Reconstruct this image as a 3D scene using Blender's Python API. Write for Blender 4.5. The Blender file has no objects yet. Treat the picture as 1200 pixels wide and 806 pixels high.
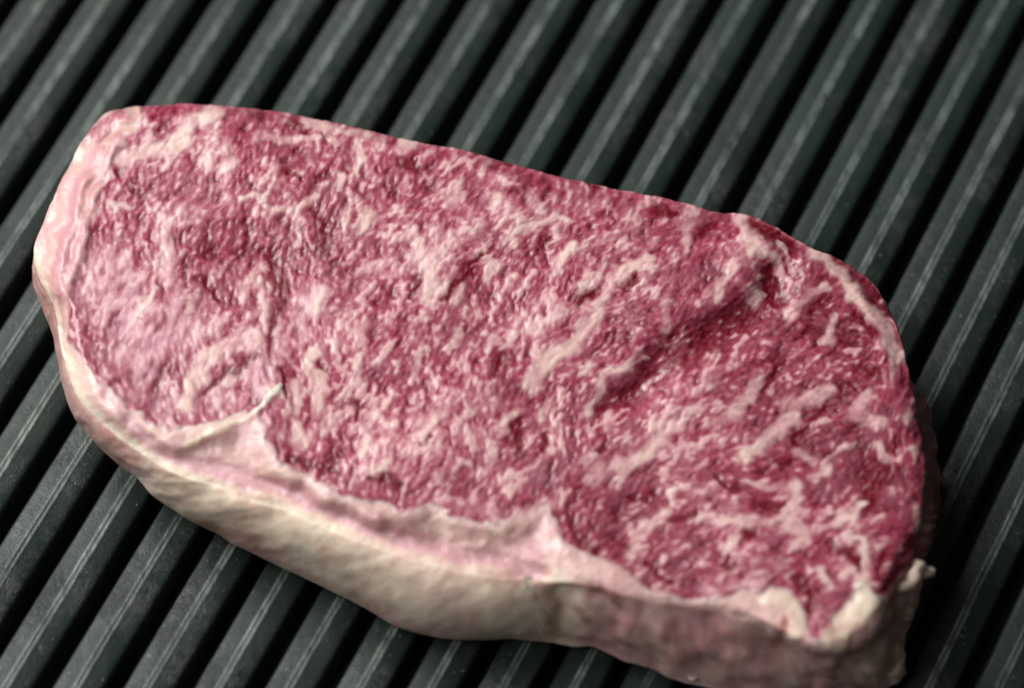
import bpy, math
import numpy as np
from mathutils import Vector

# ------------------------------------------------------------------ camera
S = bpy.context.scene
MM = 0.001
TH = math.radians(57.0)                    # camera looks down by this angle
FPX = 7903.0 / math.tan(TH)                # focal length in photo pixels (1200 wide)
DIST = 0.19 * FPX                          # mm, 0.19 mm per photo pixel at the centre
CAM = np.array([0.0, -DIST * math.cos(TH), DIST * math.sin(TH)])
FWD = np.array([0.0, math.cos(TH), -math.sin(TH)])
UPV = np.array([0.0, math.sin(TH), math.cos(TH)])

cam = bpy.data.cameras.new('camera')
cam.sensor_width = 36.0
cam.lens = FPX / 1200.0 * 36.0
cam.clip_start = 0.01
cam.clip_end = 50.0
cam.dof.use_dof = True
cam.dof.focus_distance = (DIST - 20.0) * MM
cam.dof.aperture_fstop = 6.3
cam_o = bpy.data.objects.new('camera', cam)
cam_o.location = Vector(CAM * MM)
cam_o.rotation_euler = (math.pi / 2 - TH, 0, 0)
S.collection.objects.link(cam_o)
S.camera = cam_o

# ------------------------------------------------------------------ light
W = bpy.data.worlds.new('World'); S.world = W; W.use_nodes = True
bg = W.node_tree.nodes['Background']
bg.inputs[0].default_value = (1.0, 0.93, 0.86, 1)
bg.inputs[1].default_value = 0.03


def area(name, loc, aim, sx, sy, watts, col):
    l = bpy.data.lights.new(name, 'AREA')
    l.shape = 'RECTANGLE'; l.size = sx; l.size_y = sy
    l.energy = watts; l.color = col
    o = bpy.data.objects.new(name, l)
    o.location = loc
    o.rotation_euler = (Vector(aim) - Vector(loc)).to_track_quat('-Z', 'Y').to_euler()
    S.collection.objects.link(o)
    return o


area('window_light', (-0.78, 0.44, 0.78), (-0.05, 0, 0), 0.75, 0.75, 17.5, (1.0, 0.985, 0.96))
area('ridge_fill', (-0.42, 0.78, 1.05), (-0.08, 0, 0), 0.5, 0.4, 2.2, (0.96, 1.0, 0.98))  # added fill, no visible source; evens the sheen on the ridge faces
area('front_fill', (-0.80, -0.45, 1.25), (0, 0, 0), 0.8, 0.8, 8.0, (1.0, 0.97, 0.95))  # added unseen fill from the front left, lifts the fat edge

S.view_settings.view_transform = 'Standard'
S.view_settings.look = 'None'
S.view_settings.exposure = 0.0
S.view_settings.gamma = 1.0
S.view_settings.use_curve_mapping = False
S.render.engine = 'CYCLES'
try:
    S.cycles.use_denoising = True
    S.cycles.max_bounces = 8
except Exception:
    pass

C = S.collection
rng = np.random.default_rng(7)


def tag(o, label=None, cat=None, kind=None):
    if label: o['label'] = label
    if cat: o['category'] = cat
    if kind: o['kind'] = kind
    return o


def unproject(u, v, z):
    """photo position + real height (mm) -> place in the scene (mm)"""
    a = (np.asarray(u) - 600.0) / FPX
    b = -(np.asarray(v) - 403.0) / FPX
    dx = a
    dy = FWD[1] + b * UPV[1]
    dz = FWD[2] + b * UPV[2]
    t = (z - CAM[2]) / dz
    return np.stack([CAM[0] + dx * t, CAM[1] + dy * t, np.broadcast_to(z, t.shape) + 0 * t], -1)


def project(P):
    d = P - CAM
    zc = d @ FWD
    return 600.0 + FPX * d[..., 0] / zc, 403.0 - FPX * (d @ UPV) / zc


# ------------------------------------------------------------------ node helpers
class NT:
    def __init__(s, name):
        s.m = bpy.data.materials.new(name); s.m.use_nodes = True
        s.t = s.m.node_tree; s.t.nodes.clear()
        s.out = s.n('ShaderNodeOutputMaterial')
        s.b = s.n('ShaderNodeBsdfPrincipled')
        s.l(s.b.outputs[0], s.out.inputs[0])

    def n(s, kind, **kw):
        x = s.t.nodes.new(kind)
        for k, v in kw.items(): setattr(x, k, v)
        return x

    def l(s, a, b): s.t.links.new(a, b)

    def set(s, sock, v):
        if hasattr(v, 'is_linked') or isinstance(v, bpy.types.NodeSocket): s.l(v, sock)
        else: sock.default_value = v

    def noise(s, scale, detail=3, rough=.55, vec=None, stretch=None):
        x = s.n('ShaderNodeTexNoise')
        x.inputs['Scale'].default_value = scale
        x.inputs['Detail'].default_value = detail
        x.inputs['Roughness'].default_value = rough
        if vec is not None:
            if stretch:
                mp = s.n('ShaderNodeMapping')
                mp.inputs['Rotation'].default_value = stretch[0]
                mp.inputs['Scale'].default_value = stretch[1]
                s.l(vec, mp.inputs[0]); vec = mp.outputs[0]
            s.l(vec, x.inputs['Vector'])
        return x.outputs[0]

    def pos(s): return s.n('ShaderNodeNewGeometry').outputs['Position']

    def attr(s, name):
        return s.n('ShaderNodeAttribute', attribute_name=name).outputs['Fac']

    def math(s, op, a, b=0.0, c=0.0, clamp=False):
        x = s.n('ShaderNodeMath', operation=op); x.use_clamp = clamp
        for i, v in enumerate((a, b, c)): s.set(x.inputs[i], v)
        return x.outputs[0]

    def ramp(s, f, lo, hi, a=0.0, b=1.0):
        x = s.n('ShaderNodeMapRange')
        s.set(x.inputs[0], f)
        for i, v in enumerate((lo, hi, a, b)): x.inputs[i + 1].default_value = v
        return x.outputs[0]

    def mix(s, f, a, b):
        x = s.n('ShaderNodeMix', data_type='RGBA')
        s.set(x.inputs[0], f)
        for sock, v in ((x.inputs[6], a), (x.inputs[7], b)):
            if isinstance(v, tuple): sock.default_value = (*v, 1)
            else: s.l(v, sock)
        return x.outputs[2]

    def bump(s, h, dist, strength=1.0, normal=None):
        x = s.n('ShaderNodeBump')
        x.inputs['Distance'].default_value = dist
        x.inputs['Strength'].default_value = strength
        s.l(h, x.inputs['Height'])
        if normal is not None: s.l(normal, x.inputs['Normal'])
        return x.outputs[0]


def sr(r, g, b):
    f = lambda c: ((c / 255 + .055) / 1.055) ** 2.4 if c > 10 else c / 255 / 12.92
    return (f(r), f(g), f(b))


# ------------------------------------------------------------------ materials
PHI = math.atan2(5102 - 600, math.hypot(FPX, 7903))      # ridge heading, from +y towards +x


def iron_material():
    k = NT('seasoned_iron')
    p = k.pos()
    along = ((0, 0, PHI), (1, .12, 1))                   # stretched along the ridges
    big = k.noise(28, 4, .6, p)
    grain = k.noise(1700, 3, .6, p)
    smear = k.noise(260, 4, .6, p, along)
    c = k.mix(k.ramp(big, .38, .62), (0.012, 0.021, 0.017), (0.021, 0.033, 0.027))
    c = k.mix(k.ramp(smear, .52, .75, 0, .5), c, (0.036, 0.050, 0.043))
    # patchy burnt-on residue, each ridge seasoned a little differently
    ri = k.n('ShaderNodeObjectInfo').outputs['Random']
    c = k.mix(k.ramp(ri, 0, 1, 0, .55), c, (0.010, 0.017, 0.014))
    crust = k.math('MULTIPLY', k.ramp(k.noise(38, 4, .6, p), .50, .62), k.ramp(k.noise(480, 5, .7, p), .42, .60), clamp=True)
    c = k.mix(k.math('MULTIPLY', crust, .8), c, (0.045, 0.044, 0.045))
    speck = k.ramp(k.noise(1100, 2, .5, p), .70, .76)
    c = k.mix(k.math('MULTIPLY', speck, .7), c, (0.20, 0.23, 0.21))
    # bare-metal tint on the crest edges, also painting in their highlights
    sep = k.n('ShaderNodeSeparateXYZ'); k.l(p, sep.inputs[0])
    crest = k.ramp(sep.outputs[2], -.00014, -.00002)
    worn_glint = k.math('MULTIPLY', crest, k.ramp(k.noise(520, 6, .75, p, ((0, 0, PHI), (1, .3, 1))), .30, .70), clamp=True)
    worn_glint = k.math('MULTIPLY', worn_glint, k.ramp(k.noise(45, 3, .6, p), .35, .65, .25, 1.0))
    c = k.mix(worn_glint, c, (0.34, 0.39, 0.37))
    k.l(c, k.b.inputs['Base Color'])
    r = k.math('ADD', k.ramp(smear, .3, .7, .36, .47), k.ramp(grain, .3, .7, -.05, .05))
    r = k.math('SUBTRACT', r, k.math('MULTIPLY', worn_glint, .14))
    r = k.math('ADD', r, k.ramp(k.noise(90, 5, .65, p), .35, .65, -.06, .08))
    k.l(r, k.b.inputs['Roughness'])
    k.b.inputs['Specular IOR Level'].default_value = .34
    n1 = k.bump(grain, .00012, .5)
    r = k.math('ADD', r, k.math('MULTIPLY', crust, .18))
    r = k.math('ADD', r, k.ramp(ri, 0, 1, -.05, .05))
    k.l(r, k.b.inputs['Roughness'])
    n2 = k.bump(k.noise(420, 4, .65, p), .0004, .28, n1)
    n2 = k.bump(crust, .00025, .5, n2)
    k.l(n2, k.b.inputs['Normal'])
    return k.m


def flesh_material(name, sss, scale, soft):
    k = NT(name)
    p = k.pos()
    fat, tone, cream, dark, pale = (k.attr(a) for a in ('fat', 'tone', 'cream', 'dark', 'pale'))
    g1 = k.noise(900, 4, .6, p); g2 = k.noise(2600, 2, .5, p)
    t = k.math('ADD', tone, k.ramp(g1, .3, .7, -.10, .10))
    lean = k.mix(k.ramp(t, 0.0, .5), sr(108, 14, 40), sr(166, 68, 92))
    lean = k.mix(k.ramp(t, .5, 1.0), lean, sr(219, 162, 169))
    mauve = k.math('MULTIPLY', k.ramp(k.noise(130, 4, .6, p), .45, .68, 0, .42), k.math('SUBTRACT', 1.0, dark))
    lean = k.mix(mauve, lean, sr(150, 98, 110))
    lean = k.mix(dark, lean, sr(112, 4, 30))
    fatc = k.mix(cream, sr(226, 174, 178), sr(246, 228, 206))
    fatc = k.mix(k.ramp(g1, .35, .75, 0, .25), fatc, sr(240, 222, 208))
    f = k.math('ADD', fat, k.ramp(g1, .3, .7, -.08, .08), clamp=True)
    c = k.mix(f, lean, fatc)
    c = k.mix(pale, c, sr(228, 182, 192))
    st = k.attr('stain')
    c = k.mix(st, c, sr(146, 58, 50))
    k.l(c, k.b.inputs['Base Color'])
    r = k.math('ADD', k.ramp(g2, .3, .7, .26, .42), k.math('MULTIPLY', fat, .05))
    k.l(r, k.b.inputs['Roughness'])
    k.b.inputs['Specular IOR Level'].default_value = .55
    k.b.inputs['Coat Weight'].default_value = .16
    k.b.inputs['Coat Roughness'].default_value = .18
    k.b.inputs['Subsurface Weight'].default_value = sss
    k.b.inputs['Subsurface Radius'].default_value = (1.0, .42, .30)
    k.b.inputs['Subsurface Scale'].default_value = scale
    n1 = k.bump(g1, .0004, .16 * soft)
    n2 = k.bump(g2, .00012, .20 * soft, n1)
    k.l(n2, k.b.inputs['Normal'])
    return k.m


IRON = iron_material()
FLESH = flesh_material('raw_beef', .35, .0011, 1.0)
SEAM = flesh_material('marbling_fat', .25, .0008, .9)
FAT = flesh_material('beef_fat', .55, .0022, 1.5)

# ------------------------------------------------------------------ grill plate
PITCH = 79.2 * 0.19 * math.cos(PHI)
AX = np.array([math.sin(PHI), math.cos(PHI)])            # along a ridge
NX = np.array([math.cos(PHI), -math.sin(PHI)])           # across, to the lower right
P0 = unproject(np.array(353.), np.array(781.), 0.0)[:2]  # a crest seen at the photo's lower edge
Q0 = float(P0 @ NX)

pan = bpy.data.objects.new('grill_pan', None); C.objects.link(pan)
tag(pan, 'dark cast iron grill plate with parallel raised ridges under the steak', 'grill pan')

h = PITCH / 2
half = [(.30, -.06), (.55, 0.0), (.72, -.04), (.95, -.12), (1.5, -.18), (2.2, -.26), (2.9, -.36), (3.6, -.49), (h - 2.45, -.64), (h - 2.12, -.86), (h - 1.85, -1.3), (h - 1.68, -2.1), (h - 1.60, -3.6), (h - 1.5, -8.0), (h - 1.3, -9.2)]
prof = [(-q, z) for q, z in reversed(half)] + [(0, -.10)] + half
LEN, NS = 520.0, 130
# eight hand-cast variants of the ridge, shared in turn
ridge_meshes = []
for k_ in range(8):
    r_ = np.random.default_rng(50 + k_)
    ys = np.linspace(-LEN / 2, LEN / 2, NS)
    wob = np.convolve(r_.normal(0, 1, NS + 8), np.ones(9) / 9, 'valid') * .10
    wz = np.convolve(r_.normal(0, 1, NS + 8), np.ones(9) / 9, 'valid') * .05
    V = []
    for i, y in enumerate(ys):
        for (q, z) in prof:
            V.append(((q + wob[i]) * MM, y * MM, (z + min(wz[i], 0)) * MM))
    n = len(prof); F = []
    for i in range(NS - 1):
        for j in range(n - 1):
            a = i * n + j
            F.append((a, a + n, a + n + 1, a + 1))
    F.append(tuple(range(n))); F.append(tuple(reversed(range((NS - 1) * n, NS * n))))
    me = bpy.data.meshes.new('ridge'); me.from_pydata(V, [], F); me.update()
    me.polygons.foreach_set('use_smooth', [True] * len(me.polygons))
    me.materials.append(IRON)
    ridge_meshes.append(me)
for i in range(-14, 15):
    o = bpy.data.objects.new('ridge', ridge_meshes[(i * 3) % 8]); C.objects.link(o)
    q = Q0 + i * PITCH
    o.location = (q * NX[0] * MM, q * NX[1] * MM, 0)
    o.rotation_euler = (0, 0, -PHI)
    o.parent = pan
bw, bl = 15.5 * PITCH, LEN / 2 + 4
V = []
for z in (-9.0, -14.0):
    for a, b in ((-1, -1), (1, -1), (1, 1), (-1, 1)):
        pt = (Q0 + a * bw) * NX + b * bl * AX
        V.append((pt[0] * MM, pt[1] * MM, z * MM))
me = bpy.data.meshes.new('base_plate')
me.from_pydata(V, [], [(0, 1, 2, 3), (7, 6, 5, 4), (0, 4, 5, 1), (1, 5, 6, 2), (2, 6, 7, 3), (3, 7, 4, 0)])
me.materials.append(IRON)
o = bpy.data.objects.new('base_plate', me); C.objects.link(o); o.parent = pan

# ------------------------------------------------------------------ the steak: maps of tissue drawn on its cut face
CW, CH = 1200, 880
VV, UU = np.mgrid[0:CH, 0:CW].astype(np.float32)


def gnoise(sig, seed, sy=None):
    r = np.random.default_rng(seed)
    x = np.fft.rfft2(r.normal(0, 1, (CH, CW)))
    fy = np.fft.fftfreq(CH)[:, None]; fx = np.fft.rfftfreq(CW)[None]
    g = np.exp(-2 * np.pi ** 2 * ((fx * sig) ** 2 + (fy * (sy or sig)) ** 2))
    y = np.fft.irfft2(x * g, (CH, CW))
    return (y / y.std()).astype(np.float32)


def blur(a, sig):
    fy = np.fft.fftfreq(CH)[:, None]; fx = np.fft.rfftfreq(CW)[None]
    return np.fft.irfft2(np.fft.rfft2(a) * np.exp(-2 * np.pi ** 2 * sig * sig * (fx ** 2 + fy ** 2)), (CH, CW)).astype(np.float32)


def bil(a, u, v):
    u = np.clip(u, 0, CW - 1.001); v = np.clip(v, 0, CH - 1.001)
    i = u.astype(np.int32); j = v.astype(np.int32)
    fu = (u - i).astype(np.float32); fv = (v - j).astype(np.float32)
    return (a[j, i] * (1 - fu) + a[j, i + 1] * fu) * (1 - fv) + (a[j + 1, i] * (1 - fu) + a[j + 1, i + 1] * fu) * fv


def sstep(x, a, b):
    t = np.clip((x - a) / (b - a), 0, 1)
    return t * t * (3 - 2 * t)


# muscle grain direction
GR = [(150, 250, 55), (200, 350, 80), (300, 300, 65), (400, 430, 78), (450, 500, 82), (350, 500, 86), (550, 420, 70), (500, 250, 52),
      (400, 180, 78), (620, 280, 42), (750, 280, 48), (700, 380, 44), (650, 480, 66), (800, 420, 38), (880, 350, 48), (950, 350, 30),
      (900, 440, 33), (1000, 420, 33), (850, 550, 18), (950, 600, 38), (1050, 550, 72), (800, 620, 32), (720, 580, 40), (600, 560, 72),
      (900, 680, 40), (1000, 660, -55), (150, 440, 85)]
cx = np.zeros((CH, CW), np.float32); cy = cx.copy()
for (gx, gy, ga) in GR:
    w = np.exp(-((UU - gx) ** 2 + (VV - gy) ** 2) / (2 * 75.0 ** 2)) + 1e-6
    cx += w * math.cos(math.radians(ga)); cy += w * math.sin(math.radians(ga))
ang = np.arctan2(cy, cx) + 0.22 * gnoise(22, 3)
DU, DV = np.cos(ang), -np.sin(ang)


def lic(a, L, step=1.3):
    acc = a.copy(); n = 1.0
    for s in (1, -1):
        u, v = UU.copy(), VV.copy()
        for k in range(int(L / step)):
            du = bil(DU, u, v); dv = bil(DV, u, v)
            u += s * step * du; v += s * step * dv
            w = 1 - k * step / L
            acc += w * bil(a, u, v); n += w
    acc /= n
    acc -= acc.mean()
    return acc / acc.std()


nA = lic(gnoise(1.35, 11), 3.6)
nB = lic(gnoise(2.2, 12), 7.5)
nC = gnoise(2.2, 13)
nD = lic(gnoise(4.0, 14), 15)
nL = gnoise(34, 15)
nE = lic(gnoise(7.5, 17), 30)
nM = gnoise(12, 16)

# uneven outlines: coordinates wander a little
WU = UU + 1.9 * gnoise(5, 21) + 2.6 * gnoise(13, 22) + .8 * gnoise(2.5, 25)
WV = VV + 1.9 * gnoise(5, 23) + 2.6 * gnoise(13, 24) + .8 * gnoise(2.5, 26)


def stroke(pts, w0, w1=None, soft=.45, warp=1.0, out=None):
    """a band along pts; 1 inside, fading to 0 at the edge"""
    w1 = w1 or w0
    pts = np.array(pts, np.float32)
    if len(pts) == 1: pts = np.vstack([pts, pts + [[.5, .5]]])
    mw = max(w0, w1) + 22
    u0 = int(max(0, pts[:, 0].min() - mw)); u1 = int(min(CW, pts[:, 0].max() + mw))
    v0 = int(max(0, pts[:, 1].min() - mw)); v1 = int(min(CH, pts[:, 1].max() + mw))
    su = WU[v0:v1, u0:u1] * warp + UU[v0:v1, u0:u1] * (1 - warp)
    sv = WV[v0:v1, u0:u1] * warp + VV[v0:v1, u0:u1] * (1 - warp)
    seg = np.hypot(*np.diff(pts, axis=0).T); cum = np.concatenate([[0], np.cumsum(seg)])
    best = np.full(su.shape, 1e9, np.float32)
    for i in range(len(pts) - 1):
        a, b = pts[i], pts[i + 1]
        d = b - a; L2 = max(float(d @ d), 1e-6)
        t = np.clip(((su - a[0]) * d[0] + (sv - a[1]) * d[1]) / L2, 0, 1)
        s = (cum[i] + t * seg[i]) / max(cum[-1], 1e-6)
        hw = .5 * (w0 + (w1 - w0) * s)
        best = np.minimum(best, np.hypot(su - a[0] - t * d[0], sv - a[1] - t * d[1]) / hw)
    m = 1 - sstep(best, 1 - soft, 1 + soft)
    return m, (v0, v1, u0, u1)


def paint(layer, items, **kw):
    for it in items:
        pts, w0 = it[0], it[1]
        w1 = it[2] if len(it) > 2 else None
        g = it[3] if len(it) > 3 else 1.0
        m, (a, b, c, d) = stroke(pts, w0, w1, **kw)
        layer[a:b, c:d] = np.maximum(layer[a:b, c:d], m * g)
    return layer


def polymask(poly, soft=4.0):
    """soft inside mask of a polygon, on the wandering coordinates"""
    poly = np.array(poly, np.float32)
    inside = np.zeros((CH, CW), bool); dist = np.full((CH, CW), 1e9, np.float32)
    for i in range(len(poly)):
        a, b = poly[i], poly[(i + 1) % len(poly)]
        d = b - a
        t = np.clip(((WU - a[0]) * d[0] + (WV - a[1]) * d[1]) / max(float(d @ d), 1e-6), 0, 1)
        dist = np.minimum(dist, (WU - a[0] - t * d[0]) ** 2 + (WV - a[1] - t * d[1]) ** 2)
        if a[1] != b[1]:
            cr = ((WV >= min(a[1], b[1])) & (WV < max(a[1], b[1])))
            inside ^= cr & (WU < a[0] + (WV - a[1]) * d[0] / (d[1] if d[1] else 1e-6))
    sd = np.where(inside, 1, -1) * np.sqrt(dist)
    return sd


LEAN = [(165, 137), (150, 160), (130, 195), (117, 225), (105, 275), (95, 310), (87, 342), (85, 392), (102, 422), (118, 448), (140, 468),
        (170, 490), (215, 498), (265, 496), (290, 482), (306, 478), (314, 515), (327, 538), (345, 550), (380, 566), (420, 585), (467, 595), (517, 602),
        (560, 610), (590, 613), (615, 597), (640, 585), (652, 612), (677, 633), (727, 660), (741, 670), (765, 688), (792, 700),
        (834, 702), (865, 698), (905, 686), (925, 696), (942, 725), (948, 750), (960, 757), (976, 735), (990, 712), (1000, 692),
        (1018, 690), (1040, 692), (1055, 678), (1085, 645), (1130, 580), (1130, 300), (1000, 180), (700, 90), (300, 60), (165, 90)]
sdL = polymask(LEAN)
lean = sstep(sdL, -3.5, 3.5)
blob, (a_, b_, c_, d_) = stroke([(112, 158), (128, 143), (150, 138)], 22, 16)
lean[a_:b_, c_:d_] = np.maximum(lean[a_:b_, c_:d_], blob * .8)

# seams and flecks of fat on the cut face, traced one by one: points, width at both ends
VEINS = [
    ([(145, 188), (175, 182), (205, 176), (218, 163)], 18, 18), ([(205, 166), (222, 146), (250, 138)], 18, 17), ([(238, 185), (243, 198), (270, 190)], 13, 9),
    ([(130, 236), (147, 246)], 10, 8), ([(193, 262), (197, 290), (200, 325)], 13, 17), ([(300, 232), (318, 247), (350, 247), (372, 234)], 10, 10),
    ([(305, 160), (340, 163), (376, 160)], 12, 9), ([(386, 150), (394, 170)], 9, 7), ([(362, 140), (400, 150), (432, 156)], 10, 8),
    ([(420, 156), (421, 178), (423, 203)], 13, 7), ([(348, 252), (348, 270), (346, 288)], 11, 8), ([(401, 208), (398, 222)], 12, 9),
    ([(418, 236), (404, 250), (400, 264)], 11, 9), ([(432, 258), (421, 274)], 13, 9), ([(474, 168), (468, 180)], 15, 11), ([(448, 160), (445, 172)], 13, 10),
    ([(533, 222), (526, 238)], 13, 9), ([(482, 270), (470, 280)], 14, 10), ([(490, 284), (500, 305), (509, 332), (502, 352)], 17, 14), ([(505, 300), (522, 292)], 12, 7),
    ([(509, 336), (523, 337)], 12, 8), ([(568, 192), (561, 203)], 12, 9), ([(592, 210), (600, 214)], 11, 9), ([(586, 226), (578, 244)], 14, 10),
    ([(596, 214), (606, 217)], 10, 7), ([(624, 230), (641, 251), (668, 254)], 13, 11), ([(641, 252), (610, 270), (588, 284)], 12, 7),
    ([(654, 276), (645, 292)], 9, 7), ([(672, 294), (657, 307), (643, 320)], 10, 11), ([(577, 312), (573, 330)], 14, 9), ([(614, 338), (604, 347)], 11, 7),
    ([(716, 311), (685, 332)], 8, 9), ([(766, 296), (742, 310), (728, 322), (714, 344), (706, 360)], 10, 15), ([(702, 373), (682, 386), (667, 405), (647, 422), (632, 440), (621, 450)], 17, 21),
    ([(733, 283), (726, 292)], 9, 7), ([(804, 250), (806, 270), (808, 296)], 16, 9), ([(852, 335), (844, 352)], 12, 8),
    ([(868, 254), (871, 270), (882, 292)], 13, 12), ([(890, 294), (906, 298), (915, 315), (923, 334)], 8, 9), ([(908, 281), (920, 290), (924, 298)], 7, 6),
    ([(864, 308), (852, 325), (845, 344)], 11, 10), ([(968, 339), (950, 343), (940, 354), (924, 370)], 9, 13), ([(890, 346), (884, 358)], 11, 9),
    ([(980, 374), (975, 390), (972, 400)], 8, 12), ([(886, 448), (870, 472), (850, 487), (828, 498)], 15, 9), ([(972, 452), (942, 470), (922, 472)], 13, 17),
    ([(930, 484), (904, 508), (876, 530)], 17, 19), ([(936, 528), (958, 540)], 15, 11), ([(997, 518), (976, 536), (967, 556), (948, 556)], 8, 8),
    ([(1014, 460), (994, 486), (1028, 490)], 10, 14), ([(1030, 518), (1038, 535)], 15, 11), ([(1058, 478), (1064, 488)], 12, 8),
    ([(928, 568), (931, 586), (925, 606)], 16, 18), ([(868, 564), (900, 568), (924, 572)], 6, 9), ([(925, 607), (882, 613), (850, 610), (818, 607)], 13, 10),
    ([(930, 612), (946, 628), (934, 636)], 17, 14), ([(955, 620), (990, 602), (1008, 588)], 11, 7), ([(985, 624), (1010, 637), (1017, 655), (1008, 684)], 9, 12),
    ([(868, 630), (850, 642)], 9, 11), ([(966, 664), (974, 684)], 14, 12), ([(1070, 597), (1069, 612)], 11, 9), ([(1046, 424), (1042, 440)], 12, 9),
    ([(720, 490), (708, 500)], 11, 9), ([(690, 530), (681, 540)], 9, 7), ([(696, 546), (688, 566)], 17, 12), ([(806, 486), (782, 504), (766, 524), (746, 538), (720, 545)], 11, 17),
    ([(780, 598), (756, 622), (742, 650)], 11, 15), ([(790, 576), (783, 588)], 8, 7), ([(572, 528), (568, 546)], 11, 9), ([(782, 358), (779, 384)], 12, 13),
    ([(746, 412), (722, 435), (702, 462), (684, 482)], 6, 12), ([(690, 428), (684, 442)], 10, 9), ([(778, 438), (758, 452)], 6, 9), ([(820, 474), (800, 488)], 10, 8),
    ([(662, 362), (648, 374), (618, 387)], 10, 11), ([(600, 384), (594, 400)], 10, 8), ([(580, 392), (570, 415)], 13, 9), ([(630, 402), (624, 416)], 9, 8),
    ([(642, 472), (636, 490)], 12, 9), ([(598, 486), (592, 502)], 9, 8), ([(446, 312), (430, 318), (418, 322)], 13, 10), ([(380, 345), (372, 365)], 14, 11),
    ([(428, 376), (420, 396)], 9, 9), ([(422, 408), (417, 440), (412, 466)], 10, 9), ([(370, 412), (364, 438)], 14, 11), ([(352, 448), (346, 482)], 14, 11),
    ([(377, 444), (374, 486)], 13, 13), ([(346, 498), (352, 524)], 11, 15), ([(388, 488), (384, 512)], 13, 9), ([(442, 468), (438, 486)], 12, 8),
    ([(434, 496), (428, 528)], 9, 10), ([(515, 485), (486, 508)], 11, 9), ([(545, 488), (536, 502)], 12, 9), ([(538, 388), (533, 404)], 10, 8), ([(488, 416), (482, 438)], 8, 8),
    ([(578, 306), (572, 318)], 11, 8), ([(297, 394), (270, 406), (246, 422), (226, 441), (217, 470)], 22, 17), ([(300, 316), (290, 334), (286, 352)], 11, 9), ([(306, 330), (310, 356), (313, 386)], 9, 9),
    ([(262, 312), (256, 326)], 8, 7), ([(184, 334), (160, 364)], 7, 9), ([(228, 350), (222, 366)], 11, 8), ([(455, 545), (440, 552)], 9, 8), ([(280, 232), (296, 226), (310, 232)], 8, 9),
]
RIMFAT = [([(955, 299), (985, 320), (1002, 342), (1022, 372), (1042, 398), (1052, 420)], 13, 18)]
# fat curls at the front corner
CORNER = [([(900, 704), (922, 706), (934, 722), (932, 742)], 15, 19), ([(1010, 690), (1018, 704), (1004, 722), (978, 750)], 20, 26),
          ([(290, 494), (304, 478), (326, 452)], 8, 8), ([(222, 520), (242, 511), (290, 498)], 9, 7)]

vein = np.zeros((CH, CW), np.float32); vid = np.full((CH, CW), -1, np.int32)
for i, (pts, w0, w1) in enumerate(VEINS + RIMFAT):
    m, (a, b, c, d) = stroke(pts, w0 * 1.0, w1 * 1.0, soft=.62)
    m = m * lean[a:b, c:d] if i < len(VEINS) else m
    sub = vein[a:b, c:d]
    up = (m > sub) & (m > .5)
    vid[a:b, c:d][up] = i
    vein[a:b, c:d] = np.maximum(sub, m)
BOLD = [v for v in VEINS if v[1] + v[2] >= 31 or v[0][0] == (297, 394)]     # the widest seams stay solid
bold = paint(np.zeros((CH, CW), np.float32), [(p_, a_w * 1.05, b_w * 1.05) for p_, a_w, b_w in BOLD], soft=.5)
corner = paint(np.zeros((CH, CW), np.float32), CORNER, soft=.35, warp=.6)

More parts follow.
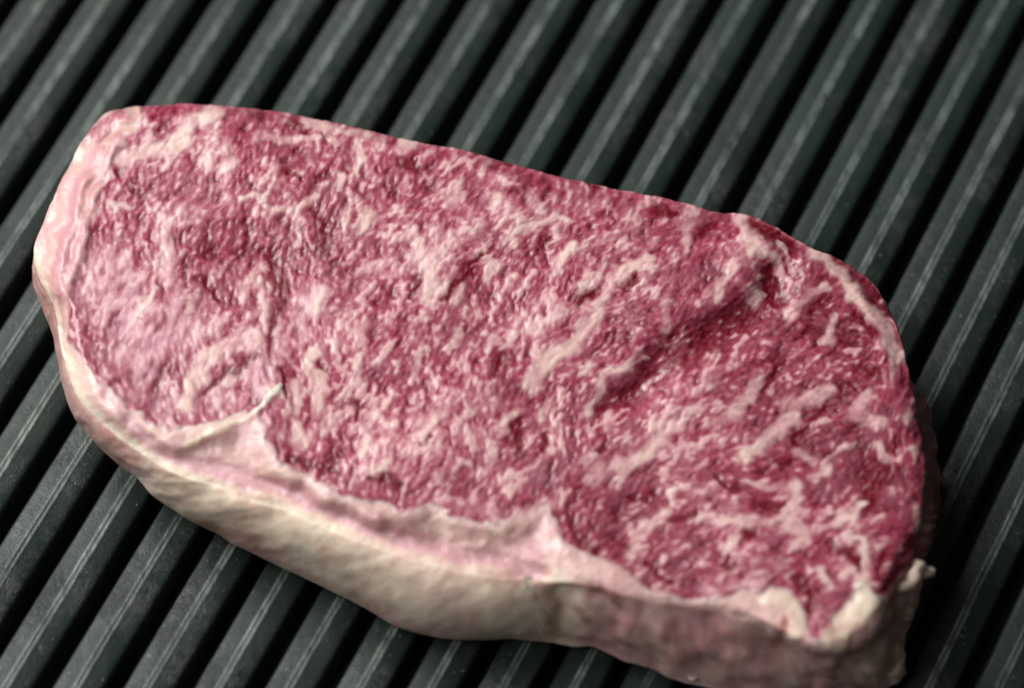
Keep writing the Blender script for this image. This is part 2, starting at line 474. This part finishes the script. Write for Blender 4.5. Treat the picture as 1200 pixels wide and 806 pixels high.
# deep red muscle between the seams, plus painted shadow under the long left seam
REDS = [([(740, 326), (730, 340)], 14, 10), ([(304, 412), (268, 440), (242, 456)], 12, 10), ([(318, 300), (330, 345), (322, 392)], 20, 12), ([(372, 256), (376, 290)], 20, 22),
        ([(552, 322), (524, 350)], 14, 9), ([(490, 328), (484, 350)], 13, 9), ([(690, 340), (678, 352)], 18, 13), ([(152, 220), (160, 226)], 10, 8), ([(288, 214), (296, 220)], 12, 8),
        ([(190, 145), (182, 158)], 7, 6), ([(222, 302), (224, 330)], 13, 10), ([(240, 282), (252, 296)], 18, 14), ([(908, 436), (895, 458)], 9, 11), ([(967, 472), (946, 496), (932, 514)], 7, 10), ([(1054, 508), (1048, 520)], 10, 11),
        ([(906, 542), (924, 540)], 12, 9), ([(1024, 566), (1014, 592)], 24, 26), ([(1074, 616), (1068, 634)], 15, 12), ([(1060, 652), (1040, 684)], 9, 10), ([(1036, 644), (1032, 658)], 10, 8),
        ([(976, 634), (1006, 658)], 9, 9), ([(890, 592), (916, 592)], 14, 10), ([(882, 622), (866, 634)], 12, 9), ([(936, 676), (950, 700), (948, 716)], 15, 11), ([(786, 610), (812, 600)], 9, 10),
        ([(838, 556), (866, 576)], 8, 9), ([(560, 300), (548, 316)], 10, 7), ([(335, 430), (333, 460)], 8, 8), ([(382, 428), (384, 440)], 8, 6), ([(424, 470), (422, 484)], 11, 9),
        ([(505, 510), (498, 520)], 9, 8), ([(590, 420), (580, 440)], 20, 12), ([(604, 498), (610, 530)], 14, 10), ([(330, 200), (350, 212)], 10, 8), ([(386, 202), (372, 208)], 9, 8),
        ([(345, 145), (358, 150)], 14, 10), ([(640, 275), (632, 292)], 14, 10), ([(820, 280), (836, 262)], 8, 8), ([(880, 262), (905, 275), (930, 288)], 15, 20), ([(905, 318), (912, 350)], 14, 16),
        ([(960, 362), (975, 352)], 14, 12), ([(1002, 370), (1020, 392)], 12, 14), ([(1010, 432), (1022, 438)], 16, 12), ([(470, 196), (490, 200)], 12, 10), ([(690, 216), (705, 222)], 12, 10),
        ([(770, 245), (785, 250)], 14, 10), ([(500, 160), (600, 196)], 5, 8), ([(648, 512), (642, 526)], 10, 9), ([(700, 520), (690, 530)], 7, 7), ([(740, 580), (760, 582)], 8, 7), ([(470, 570), (440, 560)], 14, 10),
        ([(395, 555), (340, 540)], 8, 10), ([(760, 660), (785, 680)], 9, 9), ([(850, 660), (862, 668)], 12, 10), ([(660, 600), (700, 640)], 8, 9), ([(278, 300), (290, 280)], 12, 10), ([(240, 330), (254, 350)], 12, 8)]
reds = paint(np.zeros((CH, CW), np.float32), REDS, soft=.7) * lean
# torn valley across the eye
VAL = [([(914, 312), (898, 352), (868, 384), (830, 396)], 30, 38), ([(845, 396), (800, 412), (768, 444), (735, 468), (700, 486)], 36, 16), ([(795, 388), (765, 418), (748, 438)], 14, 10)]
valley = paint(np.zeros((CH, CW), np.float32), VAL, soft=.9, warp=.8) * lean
# smooth pale membrane; the left end also has a moist sheen painted in
MEMB_SHEEN = [([(300, 430), (330, 400), (365, 350)], 34, 30, .75), ([(130, 462), (190, 474), (250, 470), (290, 455)], 30, 44, .55), ([(312, 470), (316, 515)], 18, 22, .55), ([(130, 330), (165, 385), (205, 375), (160, 430)], 62, 64, .95),
        ([(430, 312), (520, 275), (600, 240)], 40, 30, .25), ([(500, 590), (600, 600)], 22, 26, .6), ([(700, 545), (780, 520), (830, 560)], 40, 30, .35), ([(630, 560), (640, 590)], 40, 26, .3),
        ([(806, 245), (806, 300)], 20, 12, .5), ([(120, 300), (110, 380)], 30, 24, .3), ([(200, 240), (260, 230)], 50, 40, .3), ([(700, 462), (745, 415)], 16, 12, .4), ([(820, 690), (890, 686)], 14, 22, .5), ([(830, 590), (800, 560)], 30, 30, .25)]
memb_sheen = paint(np.zeros((CH, CW), np.float32), MEMB_SHEEN, soft=.8) * lean

# fine marbling follows the grain
dens = np.zeros((CH, CW), np.float32)
for (x, y, s, g) in [(480, 450, 120, .45), (560, 280, 110, .30), (760, 300, 110, .1), (200, 250, 110, .25), (900, 460, 110, .1), (850, 620, 90, .0), (150, 400, 70, .2), (310, 260, 60, -.25), (330, 330, 45, -.3), (900, 370, 45, -.4), (1030, 560, 60, -.35), (600, 430, 50, -.2), (940, 310, 50, -.3), (130, 400, 60, .35), (195, 175, 45, .3), (590, 590, 60, .3), (780, 545, 50, .3), (420, 150, 60, -.1), (1000, 430, 50, -.2), (900, 600, 50, -.15), (380, 270, 40, -.2), (250, 300, 40, -.2)]:
    dens += g * np.exp(-((UU - x) ** 2 + (VV - y) ** 2) / (2 * s * s))
fine = .62 * nB + .50 * nA + .42 * nD + .36 * nE
ffat = sstep(fine + dens * 1.2, .75, 2.1)
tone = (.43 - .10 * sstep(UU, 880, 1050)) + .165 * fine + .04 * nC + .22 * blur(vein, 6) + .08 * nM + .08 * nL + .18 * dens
fat = np.maximum(np.maximum(vein * np.clip(.68 + .12 * nM + .16 * nB, .35, 1), ffat * .66 * (1 - .7 * reds)) * lean, 1 - lean)
fat = np.maximum(np.maximum(fat, corner), .86 * bold * lean * np.clip(.95 + .12 * nB, .6, 1.1))
fat = np.maximum(fat, blur((vid >= len(VEINS)).astype(np.float32), 2.0))
dark = np.clip(reds * 1.0 + sstep(-fine, 1.0, 2.2) * .35 + valley * .8, 0, 1) * (1 - vein)  # besides the reds, shade of valley and fine creases painted into the colour

# yellowish cream on the outer cap, pink in the grooves of it
GROOVE = [([(150, 492), (170, 516), (215, 540), (265, 553), (330, 572), (400, 603), (470, 631), (540, 650), (600, 658), (632, 668)], 14, 17)]
groove = paint(np.zeros((CH, CW), np.float32), GROOVE, soft=.7, warp=.5)
LAY = [([(112, 176), (92, 222), (80, 270), (72, 312), (74, 345)], 12, 15), ([(140, 165), (118, 205), (104, 250), (90, 300), (84, 330)], 9, 9), ([(165, 150), (140, 180)], 10, 8)]
layer = paint(np.zeros((CH, CW), np.float32), LAY, soft=.8, warp=.5)
ROLL = [([(34, 288), (52, 348), (64, 400), (80, 462), (110, 502), (150, 535), (220, 575), (300, 605), (400, 655), (480, 690), (600, 712), (640, 715)], 16, 92)]
roll = paint(np.zeros((CH, CW), np.float32), ROLL, soft=.5, warp=.4)
band = sstep(sdL, -26, -2) * (1 - lean)
cream = np.clip(.28 + .72 * roll - .55 * groove - .55 * layer + .12 * nM + .1 * nL, 0, 1)
cream = np.clip(cream + .5 * corner, 0, 1) * (1 - lean) + lean * np.clip(.22 + .14 * bold + .14 * nM + .6 * corner, 0, 1)
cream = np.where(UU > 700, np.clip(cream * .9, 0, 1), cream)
palef = np.clip(memb_sheen * np.clip(.8 + .35 * nB + .3 * nD, .1, 1.3), 0, 1) * (1 - np.maximum(vein, bold)) * (1 - .8 * reds) * .6 + .45 * layer * (1 - lean) + .4 * groove * (1 - lean)
STAIN = [([(205, 606), (250, 618), (292, 634)], 14, 18, .55), ([(632, 682), (650, 712), (656, 740)], 22, 18, .5), ([(690, 690), (722, 702)], 14, 12, .65), ([(682, 720), (690, 724)], 14, 12, .6), ([(790, 728), (795, 765)], 18, 14, .5),
         ([(918, 728), (906, 756)], 16, 14, .75), ([(840, 738), (885, 744)], 26, 22, .4), ([(1046, 692), (1040, 722), (1020, 756), (990, 768)], 13, 12, .65), ([(1096, 560), (1090, 620), (1072, 650)], 16, 14, .45), ([(650, 735), (740, 760)], 26, 30, .25), ([(150, 510), (200, 545)], 8, 8, .15),
         ([(280, 548), (340, 572), (420, 606), (500, 636), (600, 655)], 13, 16, .30), ([(965, 305), (1000, 335), (1030, 380), (1055, 425)], 16, 16, .3), ([(126, 165), (98, 222), (82, 280), (76, 336)], 34, 24, .30)]
stain = paint(np.zeros((CH, CW), np.float32), STAIN, soft=1.0, warp=1.0)
stain = np.maximum(stain, np.clip(.16 + .24 * gnoise(10, 51) + .12 * gnoise(5, 52), 0, .55) * sstep(UU, 625, 680) * sstep(VV, 690, 730))
stain = np.maximum(stain, .48 * sstep(UU * 0 + sdL, -75, 0) * sstep(200 - UU, 0, 50) * (1 - sstep(VV, 360, 450)) * (1 - lean) * np.clip(.75 - .35 * np.sin(2 * np.pi * (-sdL + 3.0 * nM) / 15.0), 0, 1))
stain = np.maximum(stain, (1 - lean) * np.clip(.05 + .10 * gnoise(14, 71) + .07 * gnoise(4, 72), 0, .3))
stain = np.where(lean > .6, stain * .3, stain)

# ---- relief in millimetres
out = np.clip(-sdL, 0, 60)
hm = np.zeros((CH, CW), np.float32)                         # large shape
hm += .4 * nL * lean + .10 * nM * lean
hm -= 2.8 * blur(valley, 9)
vs = (np.exp(-((UU - 790) ** 2 + (VV - 370) ** 2) / (2 * 38 ** 2)) + .7 * np.exp(-((UU - 735) ** 2 + (VV - 415) ** 2) / (2 * 30 ** 2))
      + .6 * np.exp(-((UU - 865) ** 2 + (VV - 325) ** 2) / (2 * 30 ** 2)))
hm += 1.3 * vs
hm -= .9 * np.exp(-((UU - 300) ** 2 + (VV - 345) ** 2) / (2 * 60 ** 2))
hm += 1.0 * np.exp(-((UU - 318) ** 2 / (2 * 16 ** 2) + (VV - 480) ** 2 / (2 * 40 ** 2)))
# outer cap sits lower than the eye, with a groove between
front = sstep(VV, 470, 560) * (1 - sstep(UU, 570, 720))
hm -= front * sstep(out, 4, 34) * 3.2
hm -= 1.0 * groove * (1 - lean)
left = sstep(330 - UU, 0, 120) * (1 - sstep(VV, 440, 520))
hm -= left * sstep(out, 2, 60) * 4.0
hm += .8 * layer * (1 - lean)
leftz = sstep(200 - UU, 0, 60) * (1 - sstep(VV, 380, 470)) * (1 - lean)
terr = np.sin(2 * np.pi * (np.clip(-sdL, -10, 90) + 3.0 * nM + 1.5 * gnoise(18, 61)) / 15.0)
hm += .6 * leftz * terr * sstep(-sdL, 3, 14)
hf = np.zeros((CH, CW), np.float32)                         # fine shape
hf += lean * (1 - .72 * memb_sheen) * (.046 * nB + .040 * nA + .012 * nC + .036 * nD + .028 * nE) * (1 - .35 * vein)
hf += .08 * blur(vein, 1.5) - .16 * reds * lean - .05 * sstep(-fine, 1.1, 2.4) * lean * (1 - vein) * (1 - memb_sheen)
hf += .55 * blur(corner, 2.5)
hf += (1 - lean) * (.035 * gnoise(2.2, 31) + .06 * gnoise(6, 32) + .14 * gnoise(16, 33, 9))

# ------------------------------------------------------------------ outline: rim of the top, silhouette of the side
H0 = 28.0
# (u, v, height) of the rim, clockwise from the left tip
RIM = [(38, 290, 23), (47, 268, 23), (58, 240, 23.5), (73, 211, 24), (89, 177, 24.5), (100, 161, 25), (114, 138, 25.5), (122, 131, 25.5), (140, 129, 25.5), (153, 126, 26), (190, 123, 26), (212, 121, 26),
       (245, 123, 26), (322, 130, 26), (362, 138, 26), (400, 146, 26), (430, 152, 26), (450, 158, 26), (485, 166, 26), (520, 172, 26), (552, 178, 26), (600, 192, 26), (642, 204, 26), (672, 211, 26), (710, 218, 26),
       (750, 227, 26), (776, 230, 26), (800, 238, 26), (835, 247, 26), (869, 252, 26), (899, 261, 26), (923, 274, 26), (948, 291, 26), (973, 298, 25.5), (997, 310, 25), (1016, 323, 25), (1033, 343, 25), (1046, 372, 25), (1057, 402, 25.5),
       (1065, 436, 26), (1073, 476, 26), (1079, 508, 26), (1084, 545, 26), (1086, 580, 26), (1082, 618, 25.5), (1070, 645, 25), (1056, 676, 25), (1046, 695, 25), (1040, 716, 25), (1028, 744, 24.5), (1004, 763, 24.5), (970, 770, 23.5),
       (940, 761, 23.5), (910, 744, 24.5), (882, 730, 25.5), (858, 722, 26), (834, 717, 26), (799, 712, 26), (761, 706, 26), (730, 699, 26), (706, 690, 26), (680, 686, 25.5), (650, 684, 25), (620, 678, 24), (585, 679, 24),
       (535, 670, 24), (480, 656, 24), (397, 626, 24), (330, 596, 24), (292, 588, 23.5), (265, 573, 23.5), (228, 563, 23.5), (200, 553, 23.5), (147, 519, 24), (112, 488, 24.5), (92, 466, 24.5), (80, 440, 24.5), (71, 410, 24.5), (67, 380, 24), (62, 354, 24), (50, 334, 23.5), (40, 308, 23)]
# (u, v, height) of the outermost line of the visible side, clockwise from the right
SIL = [(1079, 430, 15), (1087, 475, 14), (1094, 515, 13), (1101, 555, 12), (1105, 587, 11), (1100, 606, 11), (1094, 626, 12), (1084, 650, 14), (1080, 676, 16), (1080, 694, 14), (1070, 712, 10), (1068, 724, 9), (1061, 738, 8), (1055, 756, 6), (1061, 780, 4), (1056, 798, 3), (1030, 812, 2),
       (980, 816, 2), (900, 816, 2), (840, 812, 2), (800, 806, 2), (783, 798, 2), (765, 784, 2.5), (740, 780, 3), (724, 774, 3), (700, 758, 5), (670, 762, 3), (640, 753, 2.5), (600, 748, 2.5), (560, 750, 2.5), (510, 746, 2.5), (475, 737, 2.5), (430, 714, 3), (395, 695, 3), (330, 667, 3.5), (270, 636, 5), (250, 620, 8), (215, 604, 10), (180, 582, 12),
       (150, 553, 13), (124, 536, 14), (106, 518, 14)]
CU, CV = 720.0, 430.0
NA, NR, NS1, NS2 = 1800, 430, 62, 10


def closed(pts, n, sm):
    p = np.array(pts, float)
    q = np.vstack([p, p[:1]])
    s = np.concatenate([[0], np.cumsum(np.hypot(*np.diff(q[:, :2], axis=0).T))])
    x = np.linspace(0, s[-1], n, endpoint=False)
    r = np.stack([np.interp(x, s, q[:, k]) for k in range(p.shape[1])], 1)
    k = np.exp(-.5 * (np.arange(-4 * sm, 4 * sm + 1) / sm) ** 2); k /= k.sum()
    m = len(k) // 2
    return np.stack([np.convolve(np.concatenate([r[-m:, j], r[:, j], r[:m, j]]), k, 'valid') for j in range(r.shape[1])], 1)


rim = closed(RIM, NA, 5)
th_r = np.unwrap(np.arctan2(rim[:, 1] - CV, rim[:, 0] - CU))
# the seen side, by bearing from the middle
S_ = np.array(SIL, float)
ths = np.unwrap(np.arctan2(S_[:, 1] - CV, S_[:, 0] - CU))
th = np.arctan2(rim[:, 1] - CV, rim[:, 0] - CU)
th0 = np.where(th < ths[0] - .02, th + 2 * np.pi, th)
seen = (th0 <= ths[-1])
ru = np.interp(th0, ths, S_[:, 0]); rv = np.interp(th0, ths, S_[:, 1]); rz = np.interp(th0, ths, S_[:, 2])
P_r = unproject(rim[:, 0], rim[:, 1], rim[:, 2])
cen = unproject(np.array(CU), np.array(CV), H0)
dirs = P_r[:, :2] - cen[:2]; dirs /= np.linalg.norm(dirs, axis=1)[:, None]
bk = np.concatenate([P_r[:, :2] + dirs * 1.2, np.full((NA, 1), 14.0)], 1)
bu, bv = project(bk)
w = sstep(th0, ths[0] - .02, ths[0] + .10) * (1 - sstep(th0, ths[-1] - .12, ths[-1])) * seen
sil = np.stack([bu + (ru - bu) * w, bv + (rv - bv) * w, 14 + (rz - 14) * w], 1)
ksm = np.exp(-.5 * (np.arange(-14, 15) / 4.0) ** 2); ksm /= ksm.sum()
sil = np.stack([np.convolve(np.concatenate([sil[-14:, j], sil[:, j], sil[:14, j]]), ksm, 'valid') for j in range(3)], 1)

# ---- rings of the mesh: top, side, underside
U, Vv, Z, topm = [], [], [], []
rho = np.linspace(0, 1, NR + 1)[1:] ** .86
hl = lean * blur(hm, 2.0) + (1 - lean) * blur(hm, 3.2); hl = blur(hl, 2.0)
rim_h = bil(hl, rim[:, 0], rim[:, 1])
krr = sstep(rim[:, 0], 610, 680) * w
for r in rho:
    u = CU + r * (rim[:, 0] - CU); v = CV + r * (rim[:, 1] - CV)
    k = sstep(np.array(r), .90, 1.0)
    d = np.clip((1 - r) * np.hypot(rim[:, 0] - CU, rim[:, 1] - CV), 0, None)       # px from the rim
    e = np.clip(1 - d / 26.0, 0, 1)
    base = H0 + bil(hl, u, v)
    target = rim[:, 2]
    z = base + (target - (H0 + rim_h)) * e * e * ((3 - 2 * e) * (1 - krr) + krr)
    U.append(u); Vv.append(v); Z.append(z); topm.append(np.ones(NA))
zr = Z[-1]
krd = .55 - .40 * krr                                  # rolled edge on the left, straight cut on the right
for j in range(1, NS1 + 1):
    t = j / NS1
    a = (1 - krd) * t + krd * math.sin(t * math.pi / 2); b = (1 - krd) * t + krd * (1 - math.cos(t * math.pi / 2))
    U.append(rim[:, 0] + (sil[:, 0] - rim[:, 0]) * a)
    Vv.append(rim[:, 1] + (sil[:, 1] - rim[:, 1]) * a)
    Z.append(zr + (sil[:, 2] - zr) * b); topm.append(np.zeros(NA))
U = np.array(U); Vv = np.array(Vv); Z = np.array(Z)
P = unproject(U, Vv, Z)                                     # (rings, NA, 3)
PS = P[-1]
din = PS[:, :2] - cen[:2]; din /= np.linalg.norm(din, axis=1)[:, None]
extra = []
for j in range(1, NS2 + 1):
    t = j / NS2
    z = PS[:, 2] * (1 - t) + .05 * t
    inn = 5.0 * t ** 1.5 + np.clip(PS[:, 2] - 3, 0, 20) * .35 * t
    extra.append(np.stack([PS[:, 0] - din[:, 0] * inn, PS[:, 1] - din[:, 1] * inn, z], 1))
P = np.concatenate([P, np.array(extra)], 0)
U = np.concatenate([U, np.repeat(U[-1:], NS2, 0)], 0); Vv = np.concatenate([Vv, np.repeat(Vv[-1:], NS2, 0)], 0)
NRT = P.shape[0]
isside = np.zeros(NRT); isside[NR:] = 1


def normals(P):
    da = np.roll(P, -1, 1) - np.roll(P, 1, 1)
    dr = np.gradient(P, axis=0)
    n = np.cross(dr, da)
    n /= np.linalg.norm(n, axis=2)[..., None] + 1e-12
    return n


N = normals(P)
if N[:NR - 20, :, 2].mean() < 0: N = -N
for _ in range(6):                                       # displace along a calm direction
    N = (N + np.roll(N, 1, 1) + np.roll(N, -1, 1)); N[1:-1] = (N[1:-1] + N[:-2] + N[2:])
    N /= np.linalg.norm(N, axis=2)[..., None] + 1e-12
UF = U.ravel().astype(np.float32); VF = Vv.ravel().astype(np.float32)
S2 = lambda a: bil(a, UF, VF).reshape(NRT, NA)
disp = S2(hf)
# lumps of the side run in its own length and height
ring = np.arange(NRT)[:, None]
side_w = sstep(ring, NR - 8, NR + 6).astype(np.float32)
lu = np.broadcast_to((np.arange(NA)[None, :] * (2400.0 / NA)) % 1199, (NRT, NA)).astype(np.float32)
lv = np.broadcast_to((ring * 1.1) % 860, (NRT, NA)).astype(np.float32)
lump = bil(gnoise(16, 41, 12), lu.ravel(), lv.ravel()).reshape(NRT, NA) * .11 + bil(gnoise(5, 42), lu.ravel(), lv.ravel()).reshape(NRT, NA) * .06
rough_front = sstep(U, 620, 680)                         # the right half of the cut side is ragged
lump = lump * (1 + 3.0 * rough_front)
fade = np.clip((NRT - 1 - ring) / 8.0, 0, 1)
disp = disp * (1 - side_w * .5) + lump * side_w * fade
disp = disp - 1.6 * np.exp(-((U - 660) ** 2 / (2 * 13.0 ** 2) + (Vv - 714) ** 2 / (2 * 26.0 ** 2))) * side_w * fade
P = P + N * disp[..., None]
P[..., 2] = np.maximum(P[..., 2], -.05)
# centre point and underside point
ctr = np.array([P[0].mean(0)]); und = np.array([[P[-1, :, 0].mean(), P[-1, :, 1].mean(), .05]])
N = normals(P)
if N[:NR - 20, :, 2].mean() < 0: N = -N
VERT = np.concatenate([P.reshape(-1, 3), ctr, und]); NRM = np.concatenate([N.reshape(-1, 3), [[0, 0, 1]], [[0, 0, -1]]])
ic, iu = NRT * NA, NRT * NA + 1
I = (np.arange(NRT - 1)[:, None] * NA + np.arange(NA)[None]); J = np.arange(NRT - 1)[:, None] * NA + (np.arange(NA)[None] + 1) % NA
QUAD = np.stack([I, J, J + NA, I + NA], -1).reshape(-1, 4)
# orientation: make quads face outwards
qn = np.cross(VERT[QUAD[:, 1]] - VERT[QUAD[:, 0]], VERT[QUAD[:, 3]] - VERT[QUAD[:, 0]])
if (qn * NRM[QUAD[:, 0]]).sum(1).mean() < 0: QUAD = QUAD[:, ::-1].copy(); flip = True
else: flip = False

al = np.concatenate
ATT = {}
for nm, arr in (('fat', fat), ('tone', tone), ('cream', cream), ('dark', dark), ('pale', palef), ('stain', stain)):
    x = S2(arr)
    ATT[nm] = x
# on the hidden back of the side there is plain lean with a thin skin
backside = side_w * (1 - w[None, :])
ATT['fat'] = ATT['fat'] * (1 - .6 * backside)
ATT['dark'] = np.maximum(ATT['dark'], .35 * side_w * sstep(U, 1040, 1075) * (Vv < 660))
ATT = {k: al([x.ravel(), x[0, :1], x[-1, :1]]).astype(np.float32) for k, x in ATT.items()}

# ------------------------------------------------------------------ parts of the steak
qc_u = U.reshape(-1)[QUAD].mean(1); qc_v = Vv.reshape(-1)[QUAD].mean(1)
qring = QUAD[:, 0] // NA
qa = QUAD[:, 0] % NA
iu_ = np.clip(qc_u, 0, CW - 1).astype(int); iv_ = np.clip(qc_v, 0, CH - 1).astype(int)
leanq = (lean[iv_, iu_] > .5) & ~(corner[iv_, iu_] > .5)
capw = w[qa] > .5
ontop = qring < NR - 2
FACE = np.zeros(len(QUAD), np.int32)                     # 0 lean, 1 cap, 2+ veins
FACE[(~leanq) & (ontop | capw)] = 1
vq = vid[iv_, iu_]
FACE[(vq >= 0) & ontop & (FACE == 0)] = vq[(vq >= 0) & ontop & (FACE == 0)] + 2


def build(name, verts, quads, tris, nrm, att, mat, parent):
    me = bpy.data.meshes.new(name)
    nq, nt = len(quads), len(tris)
    me.vertices.add(len(verts)); me.loops.add(nq * 4 + nt * 3); me.polygons.add(nq + nt)
    me.vertices.foreach_set('co', (verts * MM).astype(np.float32).ravel())
    me.loops.foreach_set('vertex_index', np.concatenate([quads.ravel(), tris.ravel()]).astype(np.int32))
    me.polygons.foreach_set('loop_start', np.concatenate([np.arange(nq) * 4, nq * 4 + np.arange(nt) * 3]).astype(np.int32))
    me.polygons.foreach_set('use_smooth', np.ones(nq + nt, bool))
    me.update(calc_edges=True)
    for k, x in att.items():
        a = me.attributes.new(k, 'FLOAT', 'POINT'); a.data.foreach_set('value', x.astype(np.float32))
    me.materials.append(mat)
    me.normals_split_custom_set_from_vertices(nrm.astype(np.float32).tolist() if len(nrm) < 0 else nrm.astype(np.float32))
    o = bpy.data.objects.new(name, me); C.objects.link(o); o.parent = parent
    return o


base = unproject(np.array(CU), np.array(CV + 60), 0.0)
steak = bpy.data.objects.new('steak', None); C.objects.link(steak)
tag(steak, 'raw marbled beef steak with a thick cream fat edge lying on the grill ridges', 'steak')

# lean body: closed, sunk a little below the fat that lies in it
isl = np.zeros(len(VERT), bool); isl[QUAD[FACE == 0].ravel()] = True; isl[[ic, iu]] = True
sink = np.where(isl, 0.0, 1.0)
depth = np.zeros(len(VERT))
capv = np.zeros(len(VERT), bool); capv[QUAD[FACE == 1].ravel()] = True
depth[~isl] = 1.3; depth[capv & ~isl] = 3.0
fan = np.stack([np.full(NA, ic), (np.arange(NA) + 1) % NA, np.arange(NA)], 1)
last = (NRT - 1) * NA
fan2 = np.stack([np.full(NA, iu), last + np.arange(NA), last + (np.arange(NA) + 1) % NA], 1)
tn = np.cross(VERT[fan[:, 1]] - VERT[fan[:, 0]], VERT[fan[:, 2]] - VERT[fan[:, 0]])[:, 2].mean()
if tn < 0: fan = fan[:, ::-1]
tn = np.cross(VERT[fan2[:, 1]] - VERT[fan2[:, 0]], VERT[fan2[:, 2]] - VERT[fan2[:, 0]])[:, 2].mean()
if tn > 0: fan2 = fan2[:, ::-1]
build('lean_meat', VERT - NRM * depth[:, None], QUAD, np.concatenate([fan, fan2]), NRM, ATT, FLESH, steak)


def shell(name, sel, thick, mat, label=None):
    q = QUAD[sel]
    ids, inv = np.unique(q, return_inverse=True); q = inv.reshape(-1, 4)
    n = len(ids)
    e = np.concatenate([q[:, [0, 1]], q[:, [1, 2]], q[:, [2, 3]], q[:, [3, 0]]])
    key = np.sort(e, 1); key = key[:, 0].astype(np.int64) * n + key[:, 1]
    uq, first, cnt = np.unique(key, return_index=True, return_counts=True)
    be = e[first[cnt == 1]]                              # border edges, closed by a wall down into the meat
    vv = VERT[ids]; nn = NRM[ids]
    verts = np.concatenate([vv, vv - nn * thick]); nrm = np.concatenate([nn, -nn])
    wall = np.stack([be[:, 1], be[:, 0], be[:, 0] + n, be[:, 1] + n], 1)
    quads = np.concatenate([q, (q + n)[:, ::-1], wall])
    idx = np.concatenate([ids, ids])
    o = build(name, verts, quads, np.zeros((0, 3), int), nrm, {k: x[idx] for k, x in ATT.items()}, mat, steak)
    if label: o['label'] = label
    return o


shell('fat_cap', FACE == 1, 2.6, FAT, 'thick cream outer fat band along the front and end of the steak')
for i in range(len(VEINS) + len(RIMFAT)):
    sel = FACE == i + 2
    if sel.sum() < 12: continue
    shell('fat_vein', sel, 1.0, SEAM)


def scrap(pts, seed):
    """torn shred of fat: a lumpy tapering tube through (u, v, height, radius mm)"""
    r_ = np.random.default_rng(seed)
    p = np.array(pts, float); n, m = 40, 28
    x = np.linspace(0, len(p) - 1, n)
    q = np.stack([np.interp(x, np.arange(len(p)), p[:, k]) for k in range(4)], 1)
    c = unproject(q[:, 0], q[:, 1], q[:, 2])
    rad = q[:, 3] * np.sqrt(np.clip(1 - np.abs(np.linspace(-1, 1, n)) ** 5, 0.0, 1)) + .02
    ph = r_.uniform(0, 6.28, 6)
    a = np.linspace(0, 2 * np.pi, m, endpoint=False)
    tv = np.gradient(c, axis=0); tv /= np.linalg.norm(tv, axis=1)[:, None]
    s1 = np.cross(tv, [0.3, .2, 1.0]); s1 /= np.linalg.norm(s1, axis=1)[:, None]; s2 = np.cross(tv, s1)
    lum = 1 + .16 * np.sin(3 * a[None] + ph[0] + x[:, None] * 2.3) + .12 * np.sin(5 * a[None] + ph[1] - x[:, None] * 4.1) + .14 * np.sin(x[:, None] * 5 + ph[2])
    V = c[:, None] + (s1[:, None] * np.cos(a)[None, :, None] + s2[:, None] * np.sin(a)[None, :, None]) * (rad[:, None] * lum)[..., None]
    N_ = V - c[:, None]; N_ /= np.linalg.norm(N_, axis=2)[..., None]
    I_ = np.arange(n - 1)[:, None] * m + np.arange(m)[None]; J_ = np.arange(n - 1)[:, None] * m + (np.arange(m)[None] + 1) % m
    Q_ = np.stack([I_, I_ + m, J_ + m, J_], -1).reshape(-1, 4)
    z = np.zeros(n * m)
    att = {'fat': z + 1, 'tone': z + .5, 'cream': z + .75, 'dark': z, 'pale': z, 'stain': z + .06}
    V_ = V.reshape(-1, 3); N_ = N_.reshape(-1, 3)
    qn = np.cross(V_[Q_[:, 1]] - V_[Q_[:, 0]], V_[Q_[:, 3]] - V_[Q_[:, 0]])
    if (qn * N_[Q_[:, 0]]).sum() < 0: Q_ = Q_[:, ::-1]
    build('fat_scrap', V_, Q_, np.zeros((0, 3), int), N_, att, FAT, steak)


scrap([(1050, 690, 23, 1.2), (1066, 684, 22, 1.7), (1074, 668, 22, 1.8), (1078, 657, 22, 1.5)], 1)
scrap([(1072, 668, 21, 1.5), (1084, 670, 20, 1.5), (1094, 669, 19, .9)], 2)
scrap([(1056, 704, 16, 1.6), (1062, 713, 13, 1.7), (1058, 726, 11, 1.5)], 3)
scrap([(1036, 752, 10, 2.2), (1046, 770, 7, 2.6), (1040, 792, 4, 2.6)], 4)
scrap([(612, 676, 23.5, 1.5), (624, 688, 21.5, 2.0), (632, 712, 15, 2.4), (636, 738, 7, 2.2)], 5)
